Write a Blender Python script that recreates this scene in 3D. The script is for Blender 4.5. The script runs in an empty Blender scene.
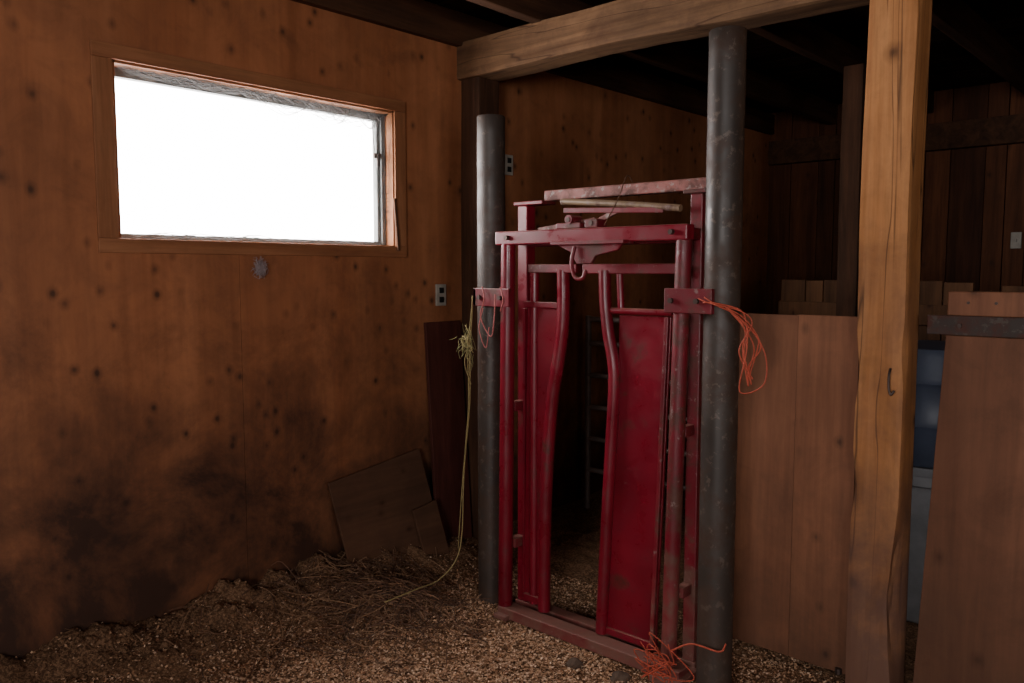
import bpy, bmesh, math, random
from mathutils import Vector, noise, Matrix
random.seed(7)
S=bpy.context.scene
COL=S.collection

# ------------------------------------------------------------ materials
class NT:
    def __init__(s,name):
        s.m=bpy.data.materials.new(name); s.m.use_nodes=True
        s.t=s.m.node_tree; s.n=s.t.nodes; s.l=s.t.links
        s.b=s.n['Principled BSDF']
    def add(s,typ,**k):
        n=s.n.new(typ)
        for a,v in k.items(): setattr(n,a,v)
        return n
    def link(s,a,b): s.l.new(a,b)
    def math(s,op,a,b=None,clamp=False):
        n=s.add('ShaderNodeMath',operation=op); n.use_clamp=clamp
        for i,v in enumerate((a,b)):
            if v is None: continue
            if isinstance(v,(int,float)): n.inputs[i].default_value=v
            else: s.link(v,n.inputs[i])
        return n.outputs[0]
    def mix(s,f,a,b,blend='MIX'):
        n=s.add('ShaderNodeMix',data_type='RGBA',blend_type=blend)
        for sock,v in ((n.inputs[0],f),(n.inputs[6],a),(n.inputs[7],b)):
            if isinstance(v,(int,float)): sock.default_value=v
            elif isinstance(v,tuple): sock.default_value=(*v,1) if len(v)==3 else v
            else: s.link(v,sock)
        return n.outputs[2]
    def coords(s,scale=(1,1,1),island=True):
        tc=s.add('ShaderNodeTexCoord')
        out=tc.outputs['Object']
        if island:
            g=s.add('ShaderNodeNewGeometry')
            mul=s.math('MULTIPLY',g.outputs['Random Per Island'],17.0)
            va=s.add('ShaderNodeVectorMath',operation='ADD')
            s.link(out,va.inputs[0]); s.link(mul,va.inputs[1]); out=va.outputs[0]
        mp=s.add('ShaderNodeMapping'); mp.inputs['Scale'].default_value=scale
        s.link(out,mp.inputs['Vector'])
        return mp.outputs[0]
    def noise(s,vec,scale,detail=6,rough=.55,dist=0):
        n=s.add('ShaderNodeTexNoise'); n.inputs['Scale'].default_value=scale
        n.inputs['Detail'].default_value=detail; n.inputs['Roughness'].default_value=rough
        n.inputs['Distortion'].default_value=dist
        s.link(vec,n.inputs['Vector']); return n.outputs['Fac']
    def ramp(s,f,stops):
        r=s.add('ShaderNodeValToRGB'); e=r.color_ramp.elements
        while len(e)<len(stops): e.new(.5)
        for el,(p,c) in zip(e,stops):
            el.position=p
            if isinstance(c,(int,float)): c=(c,c,c)
            el.color=(*c,1)
        s.link(f,r.inputs[0]); return r.outputs[0]
    def zmap(s,z1,a,b):
        tc=s.add('ShaderNodeTexCoord'); sx=s.add('ShaderNodeSeparateXYZ'); s.link(tc.outputs['Object'],sx.inputs[0])
        mr=s.add('ShaderNodeMapRange'); mr.inputs[1].default_value=0; mr.inputs[2].default_value=z1
        mr.inputs[3].default_value=a; mr.inputs[4].default_value=b
        s.link(sx.outputs[2],mr.inputs[0]); return mr.outputs[0]
    def bump(s,h,strength=.3,dist=.01):
        b=s.add('ShaderNodeBump'); b.inputs['Strength'].default_value=strength
        b.inputs['Distance'].default_value=dist
        s.link(h,b.inputs['Height']); s.link(b.outputs[0],s.b.inputs['Normal'])

def wood(name,dark,light,axis='Z',g=14,knots=6.0,kr=.12,rough=.72,bump=.35,stain=0.0,zstain=None,stainc=(.03,.018,.01),var=.25,cracks=False,spec=.25,fine=.35,nails=0,isl=True,zlo=.30,blot=0):
    M=NT(name)
    sc=[g,g,g]; sc['XYZ'.index(axis)]=g*.07
    v=M.coords(tuple(sc),isl); plain=M.coords((1,1,1),isl)
    n1=M.noise(v,1,7,.6,.7)
    col=M.ramp(n1,[(.3,dark),(.68,light)])
    f=M.noise(v,6,4,.6,.2)
    col=M.mix(fine,col,M.ramp(f,[(.3,.45),(.7,1.1)]),'MULTIPLY')
    h=M.math('ADD',n1,M.math('MULTIPLY',f,.5))
    gm=M.add('ShaderNodeNewGeometry')
    vv=M.math('ADD',M.math('MULTIPLY',gm.outputs['Random Per Island'],var),1-var)
    cc=M.add('ShaderNodeCombineColor')
    for i in range(3): M.link(vv,cc.inputs[i])
    col=M.mix(1,col,cc.outputs[0],'MULTIPLY')
    big=M.noise(plain,1.6,5,.6,.4)
    col=M.mix(.5,col,M.ramp(big,[(.3,.5),(.62,1.0)]),'MULTIPLY')
    def spots(scale,r,dark,seed=0):
        kc=[scale]*3; kc['XYZ'.index(axis)]*=.8
        kv=M.coords(tuple(kc),isl)
        if seed:
            va=M.add('ShaderNodeVectorMath',operation='ADD'); va.inputs[1].default_value=(seed,seed*.7,seed*1.3)
            M.link(kv,va.inputs[0]); kv=va.outputs[0]
        vo=M.add('ShaderNodeTexVoronoi'); vo.inputs['Scale'].default_value=1
        M.link(kv,vo.inputs['Vector'])
        wob=M.math('ADD',vo.outputs['Distance'],M.math('MULTIPLY',M.math('SUBTRACT',f,.5),r*1.2))
        return M.math('MULTIPLY',M.ramp(wob,[(r*.4,1.0),(r,.4),(r*2.0,0.0)]),dark)
    if knots: col=M.mix(spots(knots,kr,.9),col,(.05,.02,.010))
    if nails: col=M.mix(spots(nails,.09,.85,5.3),col,(.045,.02,.011))
    if cracks:
        c2=[g*.6]*3; c2['XYZ'.index(axis)]=.35
        cv=M.coords(tuple(c2),isl); cn=M.noise(cv,1,3,.5,.3)
        ck=M.ramp(cn,[(.492,0.0),(.5,.8),(.508,0.0)])
        col=M.mix(ck,col,(.05,.022,.011)); h=M.math('SUBTRACT',h,M.math('MULTIPLY',ck,1.0))
    if blot:   # general smeary grime
        bn=M.noise(plain,5,8,.72,.6)
        col=M.mix(M.math('MULTIPLY',M.ramp(bn,[(.45,0.0),(.75,1.0)]),blot),col,(.07,.032,.018))
    if stain:
        sn=M.noise(plain,2.3,9,.70,.3)
        if zstain: sn=M.math('ADD',sn,M.zmap(zstain,zlo,-.12))
        sf=M.math('MULTIPLY',M.ramp(sn,[(.45,0.0),(.88,1.0)]),stain)
        col=M.mix(sf,col,stainc)
    M.link(col,M.b.inputs['Base Color'])
    M.b.inputs['Roughness'].default_value=rough
    M.b.inputs['Specular IOR Level'].default_value=spec
    M.bump(h,bump,.004)
    return M.m

def paint(name,base,chip=(.22,.15,.14),rough=.38,chipt=.66,dust=(.36,.17,.13),dustamt=.8,metal=0.0,rust=(.07,.02,.012),lowdust=None):
    M=NT(name); v=M.coords((1,1,1))
    n=M.noise(v,9,8,.65,.3); n2=M.noise(v,28,6,.7); n3=M.noise(v,3,4,.5)
    col=M.mix(M.ramp(n3,[(.3,0.0),(.7,1.0)]),tuple(c*.55 for c in base),base)
    col=M.mix(M.ramp(n,[(chipt-.12,0.0),(chipt,.9)]),col,rust)
    col=M.mix(M.ramp(n2,[(chipt-.02,0.0),(chipt+.04,.75)]),col,chip)
    g=M.add('ShaderNodeNewGeometry'); sx=M.add('ShaderNodeSeparateXYZ'); M.link(g.outputs['Normal'],sx.inputs[0])
    d=M.math('MULTIPLY',M.ramp(sx.outputs[2],[(.45,0.0),(.9,1.0)]),M.math('MULTIPLY',M.ramp(n,[(.3,.5),(.6,1.0)]),dustamt))
    col=M.mix(d,col,dust)
    if lowdust:
        col=M.mix(M.math('MULTIPLY',M.ramp(M.math('ADD',n,M.zmap(.8,.25,-.15)),[(.5,0.0),(.8,1.0)]),.75),col,lowdust)
    M.link(col,M.b.inputs['Base Color'])
    rr=M.ramp(n,[(.3,rough-.08),(.7,rough+.25)]); M.link(rr,M.b.inputs['Roughness'])
    M.b.inputs['Metallic'].default_value=metal
    M.bump(n2,.15,.002)
    return M.m

def simple(name,c,rough=.6,metal=0,ns=20,var=.35,bump=.2):
    M=NT(name); v=M.coords((1,1,1)); n=M.noise(v,ns,6,.6)
    col=M.mix(M.ramp(n,[(.3,0.0),(.7,1.0)]),tuple(x*(1-var) for x in c),c)
    M.link(col,M.b.inputs['Base Color']); M.b.inputs['Roughness'].default_value=rough
    M.b.inputs['Metallic'].default_value=metal; M.bump(n,bump,.002)
    return M.m

M_ply=wood('plywood_wall',(.35,.122,.050),(.49,.190,.084),'Z',4,8.5,.11,.55,.15,.95,1.6,(.034,.016,.011),.0,spec=.45,fine=.3,nails=6.5,isl=False,zlo=.43,blot=.38)
M_ply2=wood('plywood_panel',(.22,.085,.043),(.32,.132,.066),'Z',9,7,.09,.65,.2,.6,.9,(.05,.026,.016),.2,spec=.35,blot=.4)
M_plyg=wood('plywood_gate_dirty',(.17,.072,.040),(.25,.108,.060),'Z',6,6.5,.10,.7,.15,.6,.9,(.07,.04,.025),.2,blot=.5)
M_trim=wood('pine_trim',(.29,.108,.048),(.43,.185,.085),'Y',14,0,.1,.6,.2,blot=.15)
M_trimz=wood('pine_trim_vertical',(.29,.108,.048),(.43,.185,.085),'Z',14,0,.1,.6,.2,blot=.15)
M_sash=simple('weathered_sash',(.24,.25,.24),.6)
M_beamX=wood('rough_beam_wood',(.12,.058,.028),(.31,.17,.085),'X',12,5,.10,.8,.5,.7,None,(.045,.022,.012),.1,True,blot=.7)
M_post=wood('rough_post_wood',(.44,.175,.058),(.62,.285,.11),'Z',12,5.5,.10,.7,.35,.9,1.9,(.12,.062,.046),.0,True,fine=.35,zlo=.42,blot=.3)
M_postd=wood('dark_post_wood',(.05,.024,.013),(.13,.055,.027),'Z',16,4,.1,.8,.5)
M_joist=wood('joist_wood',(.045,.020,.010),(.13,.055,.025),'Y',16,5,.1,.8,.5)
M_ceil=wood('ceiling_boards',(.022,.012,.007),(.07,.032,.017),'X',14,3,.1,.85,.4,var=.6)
M_far=wood('far_wall_boards',(.09,.030,.012),(.22,.076,.030),'Z',14,6,.1,.75,.4,.4,None,(.03,.015,.01),.6)
M_stall=wood('stall_boards',(.10,.046,.022),(.22,.10,.044),'Z',14,6,.1,.75,.4,var=.5)
M_maroon=wood('maroon_board',(.07,.020,.015),(.13,.038,.027),'Z',16,4,.08,.65,.4)
M_scrap=wood('scrap_plywood',(.10,.047,.026),(.17,.078,.042),'Y',7,8,.1,.8,.2,.6,None,(.04,.022,.015),blot=.4)
M_red=paint('red_gate_paint',(.21,.006,.020),rough=.28,chipt=.70)
M_redd=paint('red_gate_paint_worn',(.19,.009,.020),rough=.40,chipt=.62,lowdust=(.20,.10,.075))
M_pink=paint('faded_red_rail',(.34,.11,.09),chip=(.30,.24,.22),rough=.55,chipt=.56,dustamt=1,dust=(.42,.24,.19))
M_tan=paint('worn_lever_metal',(.25,.16,.09),rough=.5,chipt=.58,metal=.1,dust=(.3,.2,.12))
M_steel=paint('dark_steel_pipe',(.060,.046,.038),chip=(.12,.09,.07),rough=.45,chipt=.59,metal=.1,rust=(.050,.027,.017),dustamt=.3,lowdust=(.06,.036,.026))
M_rail=paint('rusty_strap',(.05,.033,.026),chip=(.08,.065,.055),rough=.6,chipt=.58,metal=.1,dust=(.08,.05,.035))
M_bolt=simple('bolt_steel',(.10,.07,.06),.5,.6)
M_pipe=simple('dull_rail',(.20,.15,.13),.5,.2)
M_white=simple('outlet_plastic',(.40,.36,.30),.5)
M_black=simple('black_slot',(.01,.01,.01),.6)
M_blue=simple('blue_plastic',(.07,.085,.13),.45,0,8)
M_grey=simple('grey_plastic',(.26,.26,.27),.5,0,8)
M_twy=simple('yellow_twine',(.33,.25,.10),.85,0,60)
M_two=simple('orange_twine',(.50,.08,.04),.7,0,60)
M_twp=simple('pink_twine',(.45,.12,.11),.7,0,60)
M_rock=simple('stone',(.12,.075,.05),.9,0,12,.4,.6)
M_web=simple('cobweb_dust',(.14,.135,.13),.9)

def dirtmat():
    M=NT('dirt_floor'); v=M.coords((1,1,1),False)
    n=M.noise(v,3,8,.65,.3); n2=M.noise(v,90,6,.75); n3=M.noise(v,22,5,.7)
    col=M.ramp(n,[(.3,(.06,.03,.018)),(.7,(.19,.10,.055))])
    col=M.mix(M.ramp(n2,[(.45,0.0),(.58,.85)]),col,(.38,.215,.12))
    col=M.mix(M.ramp(n3,[(.5,0.0),(.7,.5)]),col,(.05,.026,.016))
    M.link(col,M.b.inputs['Base Color']); M.b.inputs['Roughness'].default_value=.95
    M.b.inputs['Specular IOR Level'].default_value=.1
    M.bump(n2,.8,.02); return M.m
M_dirt=dirtmat()
def strawmat(name,stops):
    M=NT(name); g=M.add('ShaderNodeNewGeometry')
    col=M.ramp(g.outputs['Random Per Island'],stops)
    M.link(col,M.b.inputs['Base Color']); M.b.inputs['Roughness'].default_value=.8
    return M.m
M_straw=strawmat('wood_shavings',[(0,(.20,.085,.04)),(.3,(.45,.24,.125)),(.7,(.60,.37,.215)),(1,(.78,.56,.39))])
M_hay=strawmat('old_hay',[(0,(.06,.03,.018)),(.6,(.16,.078,.043)),(1,(.32,.18,.095))])
def glassmat():
    M=NT('window_glass'); t=M.add('ShaderNodeBsdfTransparent'); gl=M.add('ShaderNodeBsdfGlossy')
    gl.inputs['Roughness'].default_value=.05
    t.inputs['Color'].default_value=(.97,.97,.97,1)
    mx=M.add('ShaderNodeMixShader'); mx.inputs[0].default_value=.04
    M.link(t.outputs[0],mx.inputs[1]); M.link(gl.outputs[0],mx.inputs[2])
    M.link(mx.outputs[0],M.n['Material Output'].inputs['Surface']); return M.m
M_glass=glassmat()

# ------------------------------------------------------------ geometry helpers
def group(name,loc=(0,0,0)):
    e=bpy.data.objects.new(name,None); e.empty_display_size=.2; e.location=loc
    COL.objects.link(e); return e
def finish(name,bm,mat,parent=None,smooth=False,bevel=0):
    me=bpy.data.meshes.new(name); bmesh.ops.recalc_face_normals(bm,faces=bm.faces[:]); bm.to_mesh(me); bm.free()
    o=bpy.data.objects.new(name,me); COL.objects.link(o)
    if mat: me.materials.append(mat)
    if smooth:
        for p in me.polygons: p.use_smooth=True
    if bevel:
        b=o.modifiers.new('bev','BEVEL'); b.width=bevel; b.segments=2; b.limit_method='ANGLE'; b.angle_limit=.7
    if parent:
        o.parent=parent
        o.matrix_parent_inverse=Matrix.Translation(-Vector(parent.location))
    return o
def bbox(bm,lo,hi,R=None,piv=None):
    vs=[]
    for x in (lo[0],hi[0]):
        for y in (lo[1],hi[1]):
            for z in (lo[2],hi[2]):
                p=Vector((x,y,z))
                if R is not None: p=R@(p-piv)+piv
                vs.append(bm.verts.new(p))
    for f in ((0,1,3,2),(4,6,7,5),(0,4,5,1),(2,3,7,6),(0,2,6,4),(1,5,7,3)):
        bm.faces.new([vs[i] for i in f])
def boxes(name,lst,mat,parent=None,bevel=.002):
    bm=bmesh.new()
    for b in lst: bbox(bm,*b)
    return finish(name,bm,mat,parent,False,bevel)
def timber(name,lo,hi,mat,parent=None,amp=.008,res=.05,seed=0,notches=()):
    """rough-sawn timber: dense box with wandering faces and worn arrises"""
    lo=Vector(lo);hi=Vector(hi);d=hi-lo
    bm=bmesh.new(); ax=max(range(3),key=lambda i:d[i])
    n=max(4,int(d[ax]/res)); o=[i for i in range(3) if i!=ax]
    k=8; ring=[]
    for a in range(k): ring.append((a/k,0))
    for a in range(k): ring.append((1,a/k))
    for a in range(k): ring.append((1-a/k,1))
    for a in range(k): ring.append((0,1-a/k))
    rings=[]
    for i in range(n+1):
        r=[]
        for (s,t) in ring:
            p=Vector((0,0,0)); p[ax]=lo[ax]+d[ax]*i/n
            cs=(s-.5);ct=(t-.5)
            if abs(cs)>.45 and abs(ct)>.45: cs*=.965;ct*=.965
            p[o[0]]=lo[o[0]]+d[o[0]]*(cs+.5); p[o[1]]=lo[o[1]]+d[o[1]]*(ct+.5)
            q=p.copy(); q[ax]*=.6
            nv=noise.noise_vector(q*1.8+Vector((seed,0,0)))*amp*1.6+noise.noise_vector(q*11+Vector((seed,3,0)))*amp*.25
            nv[ax]=0; p+=nv
            for (c,rad,dep,cc) in notches:
                dv=p-Vector(c); dv[ax]*=.35
                dd=dv.length
                if dd<rad:
                    w=1-dd/rad; w=w*w*(3-2*w)
                    dirn=(Vector(cc)-p); dirn[ax]=0
                    p+=dirn.normalized()*dep*w*(1+.25*noise.noise(Vector((p.x*25,p.y*25,p.z*8))))
            r.append(bm.verts.new(p))
        rings.append(r)
    m=len(ring)
    for i in range(n):
        for j in range(m):
            bm.faces.new((rings[i][j],rings[i][(j+1)%m],rings[i+1][(j+1)%m],rings[i+1][j]))
    bm.faces.new(rings[0]); bm.faces.new(rings[-1])
    return finish(name,bm,mat,parent)
def catmull(pts,n):
    P=[Vector(p) for p in pts]; P=[P[0]*2-P[1]]+P+[P[-1]*2-P[-2]]
    out=[]
    for i in range(1,len(P)-2):
        for k in range(n):
            t=k/n;a,b,c,d=P[i-1],P[i],P[i+1],P[i+2]
            out.append(.5*((2*b)+(c-a)*t+(2*a-5*b+4*c-d)*t*t+(3*b-a-3*c+d)*t**3))
    out.append(P[-2]); return out
def tubebm(bm,pts,r,seg=12,cv=0):
    if cv: pts=catmull(pts,cv)
    P=[Vector(p) for p in pts]; rings=[]; up=None
    for i,p in enumerate(P):
        t=(P[min(i+1,len(P)-1)]-P[max(i-1,0)])
        if t.length<1e-7: t=Vector((0,0,1))
        t.normalize()
        if up is None:
            up=t.cross(Vector((0,0,1)) if abs(t.z)<.9 else Vector((1,0,0))).normalized()
        up=(up-t*up.dot(t)).normalized(); bi=t.cross(up)
        rr=r[i] if isinstance(r,list) else r
        rings.append([bm.verts.new(p+(up*math.cos(2*math.pi*k/seg)+bi*math.sin(2*math.pi*k/seg))*rr) for k in range(seg)])
    for i in range(len(P)-1):
        for k in range(seg):
            bm.faces.new((rings[i][k],rings[i][(k+1)%seg],rings[i+1][(k+1)%seg],rings[i+1][k]))
    if seg>2: bm.faces.new(rings[0]); bm.faces.new(rings[-1])
def tube(name,pts,r,mat,parent=None,seg=14,cv=0):
    bm=bmesh.new(); tubebm(bm,pts,r,seg,cv)
    o=finish(name,bm,mat,parent,True)
    m=o.modifiers.new('es','EDGE_SPLIT'); m.split_angle=1.0
    return o
def lathe(name,prof,c,mat,parent=None,seg=32):
    bm=bmesh.new(); rs=[]
    for r,z in prof:
        rs.append([bm.verts.new((c[0]+r*math.cos(2*math.pi*k/seg),c[1]+r*math.sin(2*math.pi*k/seg),c[2]+z)) for k in range(seg)])
    for i in range(len(rs)-1):
        for k in range(seg):
            bm.faces.new((rs[i][k],rs[i][(k+1)%seg],rs[i+1][(k+1)%seg],rs[i+1][k]))
    if prof[0][0]>0: bm.faces.new(rs[0])
    if prof[-1][0]>0: bm.faces.new(rs[-1])
    bmesh.ops.remove_doubles(bm,verts=bm.verts[:],dist=1e-6)
    o=finish(name,bm,mat,parent,True)
    m=o.modifiers.new('es','EDGE_SPLIT'); m.split_angle=.7
    return o
def prism(name,pts,y0,y1,mat,parent=None,bevel=.003):
    bm=bmesh.new(); a=[bm.verts.new((x,y0,z)) for x,z in pts]; b=[bm.verts.new((x,y1,z)) for x,z in pts]
    bm.faces.new(a); bm.faces.new(b); n=len(pts)
    for i in range(n): bm.faces.new((a[i],a[(i+1)%n],b[(i+1)%n],b[i]))
    return finish(name,bm,mat,parent,False,bevel)

# ------------------------------------------------------------ room
XW=-3.23
def sm(a,b,x):
    t=max(0,min(1,(x-a)/(b-a))); return t*t*(3-2*t)
def hgt(x,y):
    w=1-sm(0,.45,x-XW)             # bank of soil along plywood wall
    near=1-sm(2.9,3.3,y)
    z=w*near*(.12+.05*noise.noise(Vector((x*3,y*3,0)))+.05*noise.noise(Vector((x*9,y*9,0)))+.03*noise.noise(Vector((x*24,y*24,0))))
    z+=.10*math.exp(-(((x+2.78)/.28)**2+((y-2.22)/.25)**2))
    z+=.018*noise.noise(Vector((x*5,y*5,1)))+.012*noise.noise(Vector((x*17,y*17,2)))+.008*noise.noise(Vector((x*45,y*45,5)))
    flat=math.exp(-(((x+1.95)/.6)**4+((y-2.62)/.18)**4))
    return z*(1-.85*flat)-.01
def axis(a,b,c,d,fine,co):
    r=[];x=a
    while x<b: r.append(x); x+=co
    x=b
    while x<c: r.append(x); x+=fine
    x=c
    while x<d: r.append(x); x+=co
    r.append(d); return r
xs=axis(-3.36,-3.3,-.6,2.6,.018,.2); ys=axis(-2.6,.7,3.7,7.1,.018,.2)
bm=bmesh.new(); g=[[bm.verts.new((x,y,hgt(x,y))) for y in ys] for x in xs]
for i in range(len(xs)-1):
    for j in range(len(ys)-1): bm.faces.new((g[i][j],g[i+1][j],g[i+1][j+1],g[i][j+1]))
FLOOR=finish('floor',bm,M_dirt,None,True)

# left wall (plywood sheets nailed on a backing, window opening)
oy0,oy1,oz0,oz1=1.34,2.70,1.615,2.29
L=[]
def sheet(y0,y1,z0,z1): L.append(((XW-.014,y0,z0),(XW,y1-.0012,z1)))
for a,b in ((-2.5,-1.8),(-1.8,-.6),(-.6,.62)): sheet(a,b,-.15,2.72)
L.append(((XW-.014,.62,-.15),(XW,1.34,2.72)))
L.append(((XW-.014,1.34,-.15),(XW,1.838,oz0)))
L.append(((XW-.014,1.84,-.15),(XW,2.70,oz0)))
L.append(((XW-.014,1.34,oz1),(XW,2.70,2.72)))
L.append(((XW-.014,2.70,-.15),(XW,3.169,2.72)))
for a,b in ((3.17,4.28),(4.28,5.5),(5.5,7.0)): sheet(a,b,-.15,2.72)
X0=XW-.15;X1=XW-.014
L+=[((X0,-2.6,-.2),(X1,oy0,2.95)),((X0,oy1,-.2),(X1,7.1,2.95)),((X0,oy0,-.2),(X1,oy1,oz0)),((X0,oy0,oz1),(X1,oy1,2.95))]
boxes('wall_left',L,M_ply,None,0)
boxes('trim_1',[((XW-.01,-2.5,2.69),(XW+.04,7,2.86))],M_joist,None,.004)   # top plate
# far wall
L=[];x=-3.23
while x<2.5:
    w=random.choice((.14,.18,.2,.24)); L.append(((x+.003,7.0-random.uniform(0,.012),-.1),(min(x+w,2.5)-.003,7.03,2.88))); x+=w
L.append(((-3.38,7.03,-.2),(2.65,7.12,2.95)))
boxes('wall_back',L,M_far,None,.002)
boxes('trim_2',[((-3.2,6.9,2.42),(2.5,6.99,2.62))],M_joist,None,.004)
# right wall with a small unseen window, added for side light
ry0,ry1,rz0,rz1=-1.1,-.3,1.3,2.1
L=[]
y=-2.5
while y<7:
    e=min(y+.2,7)
    if e>ry0+.01 and y<ry1-.01:
        L.append(((2.5,y+.003,-.1),(2.53,e-.003,rz0))); L.append(((2.5,y+.003,rz1),(2.53,e-.003,2.88)))
    else: L.append(((2.5,y+.003,-.1),(2.53,e-.003,2.88)))
    y+=.2
L+=[((2.53,-2.6,-.2),(2.62,ry0,2.95)),((2.53,ry1,-.2),(2.62,7.12,2.95)),((2.53,ry0,-.2),(2.62,ry1,rz0)),((2.53,ry0,rz1),(2.62,ry1,2.95))]
boxes('wall_right',L,M_far,None,.002)
W2=group('added_window_2',(2.5,-.7,1.7))
boxes('casing',[((2.48,ry0-.08,rz1),(2.5,ry1+.08,rz1+.08)),((2.48,ry0-.08,rz0-.08),(2.5,ry1+.08,rz0)),((2.48,ry0-.08,rz0),(2.5,ry0,rz1)),((2.48,ry1,rz0),(2.5,ry1+.08,rz1))],M_trim,W2,.002)
boxes('sash',[((2.55,ry0,rz0),(2.59,ry1,rz0+.03)),((2.55,ry0,rz1-.03),(2.59,ry1,rz1)),((2.55,ry0,rz0+.03),(2.59,ry0+.03,rz1-.03)),((2.55,ry1-.03,rz0+.03),(2.59,ry1,rz1-.03))],M_sash,W2,.002)
# front wall: unseen opening sized for the light; lower leaf added, keeps floor dim
dx0,dx1,dzb,dz=-.1,1.2,1.1,2.35
boxes('wall_front',[((-3.38,-2.6,-.2),(dx0,-2.5,2.95)),((dx1,-2.6,-.2),(2.62,-2.5,2.95)),((dx0,-2.6,dz),(dx1,-2.5,2.95))],M_far,None,.002)
boxes('trim_3',[((dx0-.1,-2.5,0),(dx0,-2.47,dz)),((dx1,-2.5,0),(dx1+.1,-2.47,dz)),((dx0-.1,-2.5,dz),(dx1+.1,-2.47,dz+.1))],M_trimz)
D=group('unseen_half_door',(.55,-2.55,.55))
L=[];x=dx0+.005
while x<dx1-.01:
    L.append(((x,-2.57,.02),(min(x+.16,dx1-.005)-.004,-2.545,dzb))); x+=.16
boxes('added_leaf_boards',L,M_stall,D,.002)
boxes('added_leaf_rails',[((dx0+.01,-2.545,.15),(dx1-.01,-2.52,.27)),((dx0+.01,-2.545,.9),(dx1-.01,-2.52,1.02))],M_stall,D,.002)
L=[];y=-2.5
while y<7.05:
    L.append(((-3.24,y+.003,2.88),(2.52,min(y+.19,7.08)-.003,2.91))); y+=.19
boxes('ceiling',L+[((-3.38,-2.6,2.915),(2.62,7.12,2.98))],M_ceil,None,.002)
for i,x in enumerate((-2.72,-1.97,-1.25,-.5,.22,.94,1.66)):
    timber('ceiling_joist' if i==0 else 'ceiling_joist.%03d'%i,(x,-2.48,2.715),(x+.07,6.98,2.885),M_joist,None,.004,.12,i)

# window
W=group('window_1',(XW,2.0,1.95))
t=.015
boxes('casing',[((XW,1.26,2.29),(XW+t,2.77,2.345)),((XW,1.26,1.567),(XW+t,2.77,1.622))],M_trim,W,.002)
boxes('casing_sides',[((XW,1.26,1.6225),(XW+t-.001,1.335,2.2895)),((XW,2.70,1.6225),(XW+t-.001,2.77,2.2895))],M_trimz,W,.002)
boxes('jambs',[((XW-.15,1.335,1.60),(XW+.002,1.348,2.30)),((XW-.15,2.692,1.60),(XW+.002,2.705,2.30)),((XW-.15,1.34,2.28),(XW+.002,2.70,2.295)),((XW-.15,1.34,1.61),(XW+.004,2.70,1.625))],M_trim,W,.001)
gx=XW-.085
boxes('sash',[((gx-.02,1.348,1.625),(gx+.015,2.692,1.645)),((gx-.02,1.348,2.245),(gx+.015,2.692,2.28)),((gx-.02,1.348,1.645),(gx+.015,1.368,2.245)),((gx-.02,2.65,1.645),(gx+.015,2.692,2.245))],M_sash,W,.003)
boxes('sash_stop',[((gx+.015,2.668,1.63),(gx+.03,2.69,2.27))],M_sash,W,.002)
boxes('sash_latch',[((gx+.015,2.625,2.06),(gx+.028,2.685,2.085)),((gx+.028,2.64,2.02),(gx+.036,2.655,2.08))],M_bolt,W,.002)
boxes('glass_pane',[((gx-.004,1.365,1.64),(gx,2.66,2.25))],M_glass,W,0)
bm=bmesh.new()
for k in range(190):
    y0=random.uniform(1.36,2.6); y1=min(2.68,y0+random.uniform(.06,.4)); sag=random.uniform(.005,.05)*(1.8 if y0>1.9 else .7)
    x=XW-random.uniform(.01,.06); z=2.278
    tubebm(bm,[(x,y0,z),(x,(y0+y1)/2,z-sag),(x,y1,z)],.0009,3,6)
for k in range(40):
    z0=random.uniform(1.7,2.2); a=random.uniform(.02,.12)
    tubebm(bm,[(XW-.03,2.69,z0),(XW-.04,2.69-a*.5,z0+.03),(XW-.03,2.69-a,2.275)],.0006,3,4)
for k in range(50):
    y0=random.uniform(1.36,2.5); y1=y0+random.uniform(.05,.3); x=XW-random.uniform(.01,.05)
    tubebm(bm,[(x,y0,1.63),(x,(y0+y1)/2,1.63+random.uniform(.004,.025)),(x,y1,1.63)],.001,3,4)
finish('cobweb_strands',bm,M_web,W)
R=Matrix.Rotation(math.radians(5),3,'X')
boxes('wooden_stick',[((XW+.016,2.70,1.60),(XW+.028,2.715,1.86),R,Vector((XW,2.71,1.6)))],M_scrap,None,.003)
bm=bmesh.new()
for k in range(160):
    c=Vector((XW+.008,1.93,1.51)); 
    def q(): return Vector((random.uniform(0,.014),random.gauss(0,.014),random.gauss(0,.02)))
    d,e=q(),q()
    tubebm(bm,[c+d,c+(d+e)*.5+Vector((.006,random.gauss(0,.01),random.gauss(0,.01))),c+e],.0009,3,3)
finish('dust_cobweb_clump',bm,simple('pale_cobweb',(.42,.34,.34),.9))

def outlet(name,y,z):
    G=group(name,(XW,y,z))
    boxes('cover_plate',[((XW,y-.036,z-.058),(XW+.012,y+.036,z+.058))],M_white,G,.004)
    for s in (-.025,.025):
        boxes('receptacle',[((XW+.011,y-.016,z+s-.015),(XW+.016,y+.016,z+s+.015))],M_black,G,.005)
outlet('electrical_outlet',3.01,1.369)
outlet('electrical_outlet.001',3.55,2.106)

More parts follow.
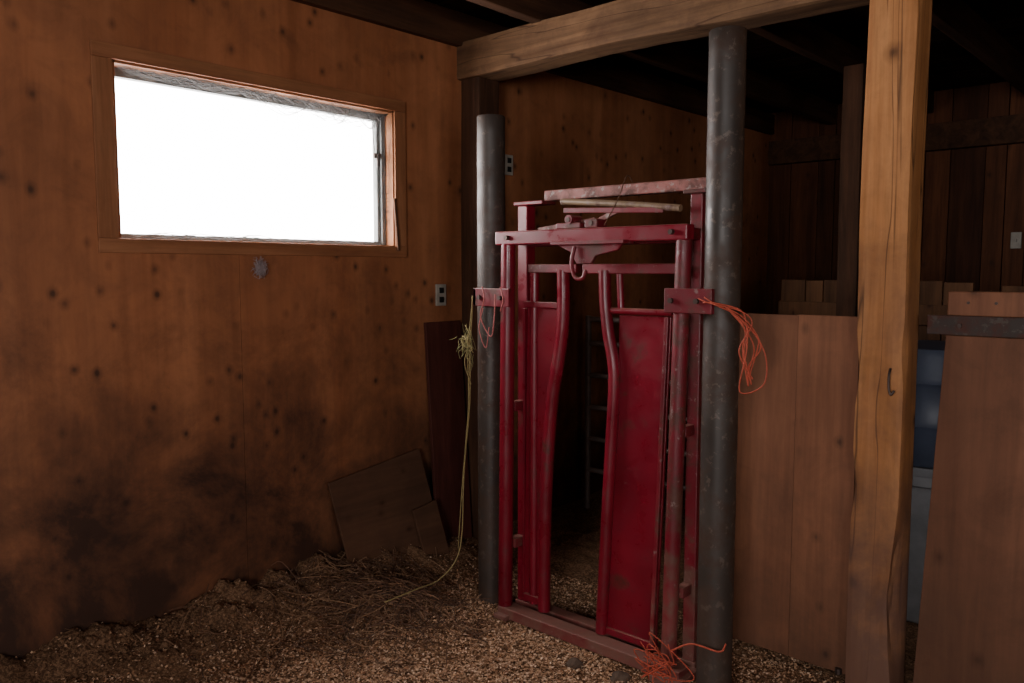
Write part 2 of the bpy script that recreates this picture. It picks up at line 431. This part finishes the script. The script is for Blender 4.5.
# heavy timbers
timber('wall_post',(XW+.002,3.17,-.05),(XW+.14,3.33,2.53),M_postd,None,.004,.06,5)
timber('ceiling_beam',(XW+.0,3.15,2.52),(2.49,3.33,2.712),M_beamX,None,.013,.04,2)
PST=timber('wooden_post',(-1.008,2.90,-.05),(-.848,3.06,2.875),M_post,None,.005,.02,9,
   notches=[((-.848,2.9,.35),.14,.045,(-.93,2.98,.35)),((-.93,2.90,1.02),.07,.010,(-.93,2.98,1.02)),((-.848,2.90,1.22),.05,.014,(-.93,2.98,1.2)),((-.848,2.90,2.45),.05,.012,(-.93,2.98,2.45)),((-1.008,2.9,.75),.05,.015,(-.93,2.98,.75)),((-1.008,2.9,1.15),.05,.012,(-.93,2.98,1.15))])
tube('hanging_hook',[(-.885,2.885,1.17),(-.884,2.87,1.15),(-.883,2.868,1.11),(-.875,2.866,1.085),(-.865,2.868,1.10)],.004,M_bolt,PST,8,5)
timber('stall_post',(-1.88,5.04,-.05),(-1.76,5.16,2.71),M_postd,None,.004,.08,11)

# plywood stall panel left of post
P=group('plywood_panel',(-1.22,2.96,.67))
boxes('sheet',[((-1.50,2.95,.03),(-1.235,2.968,1.335)),((-1.2335,2.948,.03),(-1.012,2.966,1.338))],M_ply2,P,.0015)
boxes('batten',[((-1.50,2.968,.2),(-1.012,3.0,.29)),((-1.50,2.968,1.1),(-1.012,3.0,1.19))],M_stall,P,.003)
lathe('bolt_1',[(0,0),(.012,0),(.012,.02),(0,.02)],(-1.04,2.94,.03),M_bolt,P,8)
# gate on the right
G=group('plywood_gate',(0,3,.7))
prism('sheet',[(-.80,.06),(.62,.06),(.62,1.285),(-.745,1.285)],2.985,3.003,M_plyg,G,.002)
boxes('top_board',[((-.742,2.975,1.352),(.62,3.005,1.432))],M_ply2,G,.004)
boxes('frame_boards',[((-.735,3.004,.1),(-.66,3.04,1.42)),((.5,3.004,.1),(.6,3.04,1.42)),((-.66,3.004,.2),(.5,3.04,.3)),((-.66,3.004,1.26),(.5,3.04,1.38))],M_stall,G,.003)
boxes('steel_strap',[((-.80,2.968,1.288),(.7,2.975,1.352))],M_rail,G,.002)
boxes('strap_backing',[((-.745,2.975,1.285),(.62,3.003,1.352))],M_postd,G,.002)
for x in (-.70,-.35,.1,.5):
    bm=bmesh.new(); tubebm(bm,[(x,2.968,1.32),(x,2.960,1.32)],.007,6); finish('bolt',bm,M_bolt,G)
for x in (-.68,-.60,-.2,.3):
    bm=bmesh.new(); tubebm(bm,[(x,2.976,1.395),(x,2.971,1.395)],.005,6); finish('nail',bm,M_bolt,G)
# far stall partition
L=[];x=-2.3
while x<2.4:
    w=random.uniform(.11,.17); L.append(((x+.003,5.2,0),(x+w-.003,5.225,random.uniform(1.38,1.46)))); x+=w
SP=group('stall_partition',(0,5.2,.7))
boxes('boards',L,M_stall,SP,.003)
boxes('rails',[((-2.3,5.17,.3),(2.4,5.2,.42)),((-2.3,5.17,1.18),(2.4,5.2,1.30))],M_stall,SP,.003)

# leaning boards on the wall
R=Matrix.Rotation(math.radians(-4),3,'Y')
boxes('leaning_board',[((XW+.09,2.885,.03),(XW+.11,3.14,1.23),R,Vector((XW+.1,3,0)))],M_maroon,None,.003)
SC=group('scrap_plywood',(XW+.1,2.5,.3))
R=Matrix.Rotation(math.radians(-13),3,'Y')@Matrix.Rotation(math.radians(7),3,'X')
boxes('sheet',[((XW+.15,2.29,-.06),(XW+.163,2.875,.54),R,Vector((XW+.15,2.5,0.05)))],M_scrap,SC,.002)
boxes('offcut',[((XW+.20,2.70,-.04),(XW+.215,2.86,.30),R,Vector((XW+.2,2.7,0.05)))],M_scrap,SC,.002)

# barrels behind gate
prof=[(0,0),(.27,0),(.28,.02),(.285,.15),(.295,.17),(.285,.19),(.285,.33),(.295,.35),(.285,.37),(.28,.46),(.265,.49),(.0,.50)]
lathe('blue_plastic_barrel',prof,(-1.0,3.9,.685),M_blue,None,36)
lathe('grey_plastic_tub',[(0,0),(.24,0),(.25,.01),(.29,.60),(.31,.61),(.31,.65),(.29,.66),(.28,.68),(0,.68)],(-1.0,3.9,0.0),M_grey,None,36)

# ------------------------------------------------------------ steel poles
def pole(name,x,y,top,r=.062):
    pr=[(r-.006,-.1),(r,-.1)]
    for i in range(1,30): pr.append((r+.0006*math.sin(i*2.1),-.1+(top+.1)*i/30))
    pr+=[(r,top-.004),(r-.003,top),(r-.006,top),(r-.007,top-.3),(0.0,top-.3)]
    lathe(name,pr,(x,y,0),M_steel,None,36)
pole('steel_pole',-2.51,2.65,2.17)
pole('steel_pole.001',-1.35,2.58,2.30)

# ------------------------------------------------------------ cattle head gate
H=group('cattle_head_gate',(-1.9,2.6,0))
YF,YR,YG=2.56,2.67,2.615
XL,XR=-2.325,-1.49
boxes('base_sill',[((-2.36,2.525,0.0),(-1.46,2.60,.045)),((-2.36,2.64,0.0),(-1.46,2.70,.04))],M_redd,H,.004)
boxes('base_sill_ends',[((-2.36,2.5,0.0),(-2.29,2.73,.02)),((-1.56,2.48,0.0),(-1.44,2.73,.022))],M_redd,H,.003)
tube('front_post_left',[(-2.345,YF,.04),(XL,YF,1.61)],.031,M_red,H,18)
tube('front_post_right',[(-1.525,YF,.04),(XR,YF,1.61)],.029,M_redd,H,18)
boxes('top_bar',[((-2.375,2.53,1.605),(-1.462,2.585,1.662))],M_red,H,.006)
boxes('rear_post_left',[((XL-.025,YR-.025,.04),(XL+.03,YR+.03,1.775))],M_red,H,.005)
boxes('rear_post_right',[((XR-.025,YR-.03,.04),(XR+.025,YR+.03,1.775))],M_redd,H,.005)
boxes('rear_top_plate',[((-2.36,YR-.04,1.775),(-2.2,YR+.05,1.79)),((-1.54,YR-.04,1.775),(-1.45,YR+.05,1.79))],M_redd,H,.003)
boxes('rear_top_rail',[((-2.24,YR+.02,1.792),(-1.455,YR+.075,1.835))],M_pink,H,.004)
boxes('rear_cross_bar',[((-2.33,YR-.02,1.60),(-1.48,YR+.025,1.655))],M_redd,H,.004)
boxes('side_links',[((XL-.02,2.58,1.61),(XL+.02,YR,1.65)),((XR-.02,2.58,1.61),(XR+.02,YR,1.65)),((XL-.02,2.58,.9),(XL+.02,YR,.94)),((XR-.02,2.58,.9),(XR+.01,YR,.94)),((XL-.02,2.58,.3),(XL+.02,YR,.34)),((XR-.025,2.58,.3),(XR+.01,YR,.34))],M_redd,H,.003)
# left gate half
boxes('left_hanger',[((-2.25,YG-.02,1.49),(-1.995,YG+.025,1.525))],M_redd,H,.004)
tube('left_gate_tube',[(-2.075,YG,1.50),(-2.073,YG,1.38),(-2.078,YG,1.26),(-2.10,YG,1.12),(-2.13,YG,.96),(-2.15,YG,.75),(-2.162,YG,.53),(-2.168,YG,.3),(-2.17,YG,.05)],.027,M_red,H,18,6)
tube('left_outer_tube',[(-2.235,YG+.01,.06),(-2.235,YG+.01,1.49)],.020,M_red,H,14)
prism('left_gate_panel',[(-2.29,.07),(-2.17,.07),(-2.162,.5),(-2.13,.95),(-2.105,1.12),(-2.10,1.36),(-2.27,1.36)],YG+.005,YG+.016,M_red,H)
boxes('left_panel_flange',[((-2.295,YG+.0,.07),(-2.284,YG+.10,1.34))],M_red,H,.003)
boxes('left_panel_rail',[((-2.28,YG-.012,1.345),(-2.08,YG+.02,1.37)),((-2.28,YG-.012,.07),(-2.17,YG+.02,.10))],M_red,H,.003)
# right gate half
boxes('right_hanger',[((-1.965,YG-.02,1.487),(-1.545,YG+.025,1.525))],M_redd,H,.004)
tube('right_gate_tube',[(-1.863,YG-.01,1.50),(-1.858,YG-.01,1.38),(-1.842,YG-.01,1.26),(-1.818,YG-.01,1.15),(-1.812,YG-.01,1.05),(-1.822,YG-.01,.85),(-1.836,YG-.01,.6),(-1.85,YG-.01,.3),(-1.862,YG-.01,.05)],.024,M_red,H,18,6)
tube('right_short_tube',[(-1.80,YG,1.50),(-1.79,YG,1.34)],.014,M_red,H)
prism('right_gate_panel',[(-1.862,.05),(-1.615,.05),(-1.57,1.33),(-1.80,1.33),(-1.80,1.05),(-1.83,.6)],YG+.0,YG+.012,M_red,H)
tube('right_panel_rail',[(-1.84,YG-.005,1.345),(-1.56,YG-.005,1.345)],.013,M_red,H)
boxes('right_panel_edge',[((-1.592,YG-.014,.06),(-1.574,YG+.018,1.33),Matrix.Rotation(math.radians(2),3,'Y'),Vector((-1.58,YG,1.33)))],M_redd,H,.004)
boxes('right_panel_foot',[((-1.86,YG-.012,.05),(-1.615,YG+.02,.078))],M_red,H,.003)
# latch and lever mechanism
prism('latch_plate',[(-2.03,1.60),(-1.72,1.60),(-1.74,1.575),(-1.84,1.555),(-1.86,1.525),(-1.93,1.525),(-1.96,1.57)],2.512,2.528,M_redd,H)
boxes('latch_shelf',[((-2.04,2.49,1.598),(-1.70,2.56,1.612))],M_redd,H,.002)
tube('latch_hook',[(-1.93,2.50,1.59),(-1.935,2.49,1.53),(-1.915,2.485,1.475),(-1.88,2.485,1.47),(-1.865,2.487,1.50)],.008,M_redd,H,8,6)
tube('operating_lever',[(-2.09,2.635,1.772),(-2.07,2.632,1.776),(-1.8,2.615,1.752),(-1.53,2.60,1.722)],.013,M_tan,H,12,5)
boxes('lever_guide_bar',[((-2.06,2.595,1.722),(-1.60,2.605,1.742),Matrix.Rotation(math.radians(2.5),3,'Y'),Vector((-1.9,2.6,1.73)))],M_redd,H,.002)
boxes('linkage_bars',[((-2.19,2.59,1.672),(-1.90,2.602,1.694),Matrix.Rotation(math.radians(-6),3,'Y'),Vector((-2.0,2.6,1.68))),((-1.98,2.60,1.68),(-1.80,2.612,1.70),Matrix.Rotation(math.radians(-22),3,'Y'),Vector((-1.9,2.6,1.70)))],M_pink,H,.002)
boxes('pivot_blocks',[((-2.05,2.535,1.662),(-1.93,2.60,1.685)),((-1.91,2.535,1.662),(-1.85,2.60,1.695))],M_redd,H,.004)
tube('pivot_boss',[(-1.985,2.53,1.697),(-1.985,2.60,1.697)],.018,M_redd,H,14)
tube('trip_rope',[(-1.80,2.70,1.84),(-1.803,2.66,1.86),(-1.80,2.60,1.77),(-1.82,2.54,1.67)],.002,M_scrap,H,6,5)
for (x,y,z) in ((-1.985,2.535,1.697),(-1.88,2.54,1.68),(-2.30,2.52,1.635),(-1.52,2.52,1.635)):
    bm=bmesh.new(); tubebm(bm,[(x,y+.015,z),(x,y-.008,z)],.010,6); finish('bolt',bm,M_bolt,H)
# clamps to poles
boxes('clamp_plate_left',[((-2.505,2.527,1.347),(-2.295,2.545,1.424)),((-2.505,2.527,1.347),(-2.485,2.595,1.424))],M_redd,H,.003)
boxes('clamp_plate_right',[((-1.53,2.497,1.352),(-1.345,2.519,1.438)),((-1.53,2.5,1.352),(-1.515,2.56,1.438))],M_redd,H,.003)
for (x,y,z) in ((-2.46,2.526,1.385),(-2.34,2.526,1.385),(-1.50,2.496,1.395),(-1.40,2.496,1.395)):
    bm=bmesh.new(); tubebm(bm,[(x,y,z),(x,y-.012,z)],.010,6); finish('bolt',bm,M_bolt,H)

# rear pipe gate of the alley behind
PG=group('pipe_gate',(-2.3,4.1,.6))
for i,z in enumerate((.25,.45,.65,.85,1.05,1.2)):
    tube('rail_%d'%i,[(-3.05,4.1,z),(-1.6,4.1,z)],.016,M_pipe,PG,10)
for i,x in enumerate((-3.05,-1.6)):
    tube('stile_%d'%i,[(x,4.1,0),(x,4.1,1.22)],.02,M_pipe,PG,10)

# ------------------------------------------------------------ twine
def wiggle(c,r,n,flat=1):
    return [Vector(c)+Vector((random.gauss(0,r),random.gauss(0,r*.4*flat),random.gauss(0,r))) for _ in range(n)]
bm=bmesh.new()
base=[(-2.50,2.52,1.39),(-2.525,2.545,1.33),(-2.545,2.55,1.15),(-2.553,2.555,.924),(-2.575,2.55,.7),(-2.60,2.56,.553),(-2.585,2.52,.25),(-2.615,2.43,.13),(-2.60,2.27,.13),(-2.63,2.12,.11)]
tubebm(bm,base,.0028,6,10)
b2=[(p[0]+random.uniform(-.012,.014),p[1]-.004,p[2]) for p in base[:7]]
tubebm(bm,b2,.0020,6,10)
for k in range(5): tubebm(bm,wiggle((-2.55,2.535,1.18),.022,5),.0022,5,6)
tubebm(bm,[(-2.56,2.535,1.26),(-2.52,2.53,1.2),(-2.56,2.53,1.1),(-2.53,2.54,1.0)],.0022,5,8)
TW=finish('yellow_baling_twine',bm,M_twy,None,True)
bm=bmesh.new()
for k in range(55):
    c=Vector((-2.55,2.53,1.20)); d=Vector((random.gauss(0,.018),random.gauss(0,.008),random.gauss(0,.04))); e=d+Vector((random.gauss(0,.02),random.gauss(0,.008),-random.uniform(.01,.07)))
    tubebm(bm,[c+d,c+(d+e)/2+Vector((random.gauss(0,.008),0,0)),c+e],.0009,3,3)
finish('hay_tuft',bm,simple('green_hay',(.32,.29,.12),.85,0,60),TW)
bm=bmesh.new()
tubebm(bm,[(-2.44,2.52,1.43),(-2.42,2.51,1.38),(-2.45,2.52,1.30),(-2.39,2.52,1.22),(-2.37,2.52,1.3),(-2.36,2.515,1.4)],.0028,5,8)
tubebm(bm,[(-2.43,2.515,1.34),(-2.46,2.52,1.25),(-2.42,2.52,1.17),(-2.40,2.52,1.26)],.0022,5,8)
tubebm(bm,[(-2.33,2.515,1.43),(-2.31,2.51,1.38),(-2.33,2.515,1.33)],.0028,5,8)
finish('pink_baling_twine',bm,M_twp,None,True)
bm=bmesh.new()
for k in range(4):
    j=lambda:random.uniform(-.014,.014)
    tubebm(bm,[(-1.38+j(),2.485,1.40+j()),(-1.33+j(),2.48,1.395+j()),(-1.25+j(),2.50,1.36+j()),(-1.215+j(),2.51,1.31+j()),(-1.235+j(),2.51,1.24+j()),(-1.22+j()*2,2.52,1.13+j()*3),(-1.19+j()*2,2.52,1.17+j()*3),(-1.185+j()*2,2.52,1.25+j()*2),(-1.225+j(),2.51,1.33+j()),(-1.29,2.49,1.38)],.0024,5,8)
finish('orange_baling_twine',bm,M_two,None,True)
bm=bmesh.new()
for k in range(7): tubebm(bm,wiggle((-1.50,2.44,.09),.05,6,.6),.0022,5,7)
tubebm(bm,[(-1.45,2.45,.16),(-1.38,2.47,.20),(-1.29,2.50,.19),(-1.27,2.51,.22)],.0034,5,8)
finish('orange_baling_twine.001',bm,M_two,H,True)

# ------------------------------------------------------------ ground cover
def dens(x,y):
    d=sm(-3.1,-2.85,x+.12*noise.noise(Vector((x*2,y*2,9))))
    d*=.75+.9*noise.noise(Vector((x*2.3,y*2.3,4)))
    heap=math.exp(-(((x+2.78)/.22)**2+((y-2.22)/.2)**2)); d*=1-.8*heap
    return min(1,max(d,.10))
verts=[];faces=[];cnt=0
while cnt<95000:
    x=random.uniform(-3.2,-.9); y=random.uniform(.9,3.1)
    if random.random()>dens(x,y)*(1 if y<2.6 else .45): continue
    cnt+=1
    z=hgt(x,y)+random.uniform(.002,.010)
    long=random.random()<.06
    l=random.uniform(.015,.04) if long else random.uniform(.004,.011); w=random.uniform(.001,.002) if long else l*random.uniform(.4,.8)
    a=random.uniform(0,6.283); tx=random.gauss(0,.3); ty=random.gauss(0,.4)
    u=Vector((math.cos(a),math.sin(a),tx)).normalized(); v=Vector((-math.sin(a),math.cos(a),ty)).normalized()
    c=Vector((x,y,z)); b=len(verts)
    for s,t_ in ((-1,-1),(1,-1),(1,1),(-1,1)): verts.append(c+u*l*s/2+v*w*t_/2)
    faces.append((b,b+1,b+2,b+3))
me=bpy.data.meshes.new('wood_shavings'); me.from_pydata(verts,[],faces); me.materials.append(M_straw)
o=bpy.data.objects.new('wood_shavings',me); COL.objects.link(o); o.parent=FLOOR
bm=bmesh.new()
for k in range(850):
    if k<700: x=random.gauss(-2.76,.18); y=random.gauss(2.22,.17)
    else: x=random.uniform(-3.15,-2.2); y=random.uniform(1.3,2.45)
    x=max(x,-3.17)
    a=random.uniform(0,6.28); l=random.uniform(.04,.20)
    p=[]
    for s in (-.5,0,.5):
        px=max(-3.2,x+math.cos(a)*l*s+random.uniform(-.01,.01)); py=y+math.sin(a)*l*s
        p.append((px,py,hgt(px,py)+random.uniform(.004,.045)))
    tubebm(bm,p,random.uniform(.001,.0022),4,3)
finish('hay_clump',bm,M_hay,FLOOR)
def rock(name,x,y,r,seed,mat=M_rock):
    bm=bmesh.new(); bmesh.ops.create_icosphere(bm,subdivisions=3,radius=r)
    for v in bm.verts:
        v.co*=1+.35*noise.noise(v.co/r*1.3+Vector((seed,0,0))); v.co.z*=.7
        v.co+=Vector((x,y,hgt(x,y)+r*.2))
    finish(name,bm,mat,FLOOR)
rock('dirt_clod_1',-1.66,2.44,.036,1); rock('dirt_clod_2',-1.84,2.40,.03,4)
for i in range(18):
    y=random.uniform(1.0,2.6); rock('dirt_clod_%d'%(i+3),XW+random.uniform(.04,.22),y,random.uniform(.010,.024),i*3.1,M_dirt)

# far details
JB=group('light_switch',(-1.29,6.98,1.72))
boxes('switch_plate',[((-1.335,6.965,1.66),(-1.265,6.985,1.78))],M_white,JB,.004)
boxes('toggle',[((-1.306,6.95,1.71),(-1.294,6.966,1.73))],M_white,JB,.002)

# ------------------------------------------------------------ light: overcast sky outside, window, plus unseen side window and half-door shaped for light
w=bpy.data.worlds.new('World'); S.world=w; w.use_nodes=True
bg=w.node_tree.nodes['Background']; bg.inputs[0].default_value=(1,.955,.94,1); bg.inputs[1].default_value=25
def portal(name,loc,rot,sx,sy):
    l=bpy.data.lights.new(name,'AREA'); l.shape='RECTANGLE'; l.size=sx; l.size_y=sy
    l.cycles.is_portal=True
    o=bpy.data.objects.new(name,l); COL.objects.link(o); o.location=loc; o.rotation_euler=rot
portal('window_portal',(XW-.16,2.02,1.95),(0,math.radians(-90),0),.66,1.34)
portal('added_window_portal',(2.64,(ry0+ry1)/2,(rz0+rz1)/2),(0,math.radians(90),0),rz1-rz0,ry1-ry0)
portal('unseen_door_portal',((dx0+dx1)/2,-2.62,(dz+dzb)/2),(math.radians(90),0,0),dx1-dx0,dz-dzb)

cam=bpy.data.cameras.new('camera'); co=bpy.data.objects.new('camera',cam); COL.objects.link(co)
cam.sensor_width=36; cam.lens=28.79; cam.clip_start=.05
co.location=(0,0,1.5); co.rotation_euler=(math.radians(90-4.96),0,math.radians(42))
S.camera=co
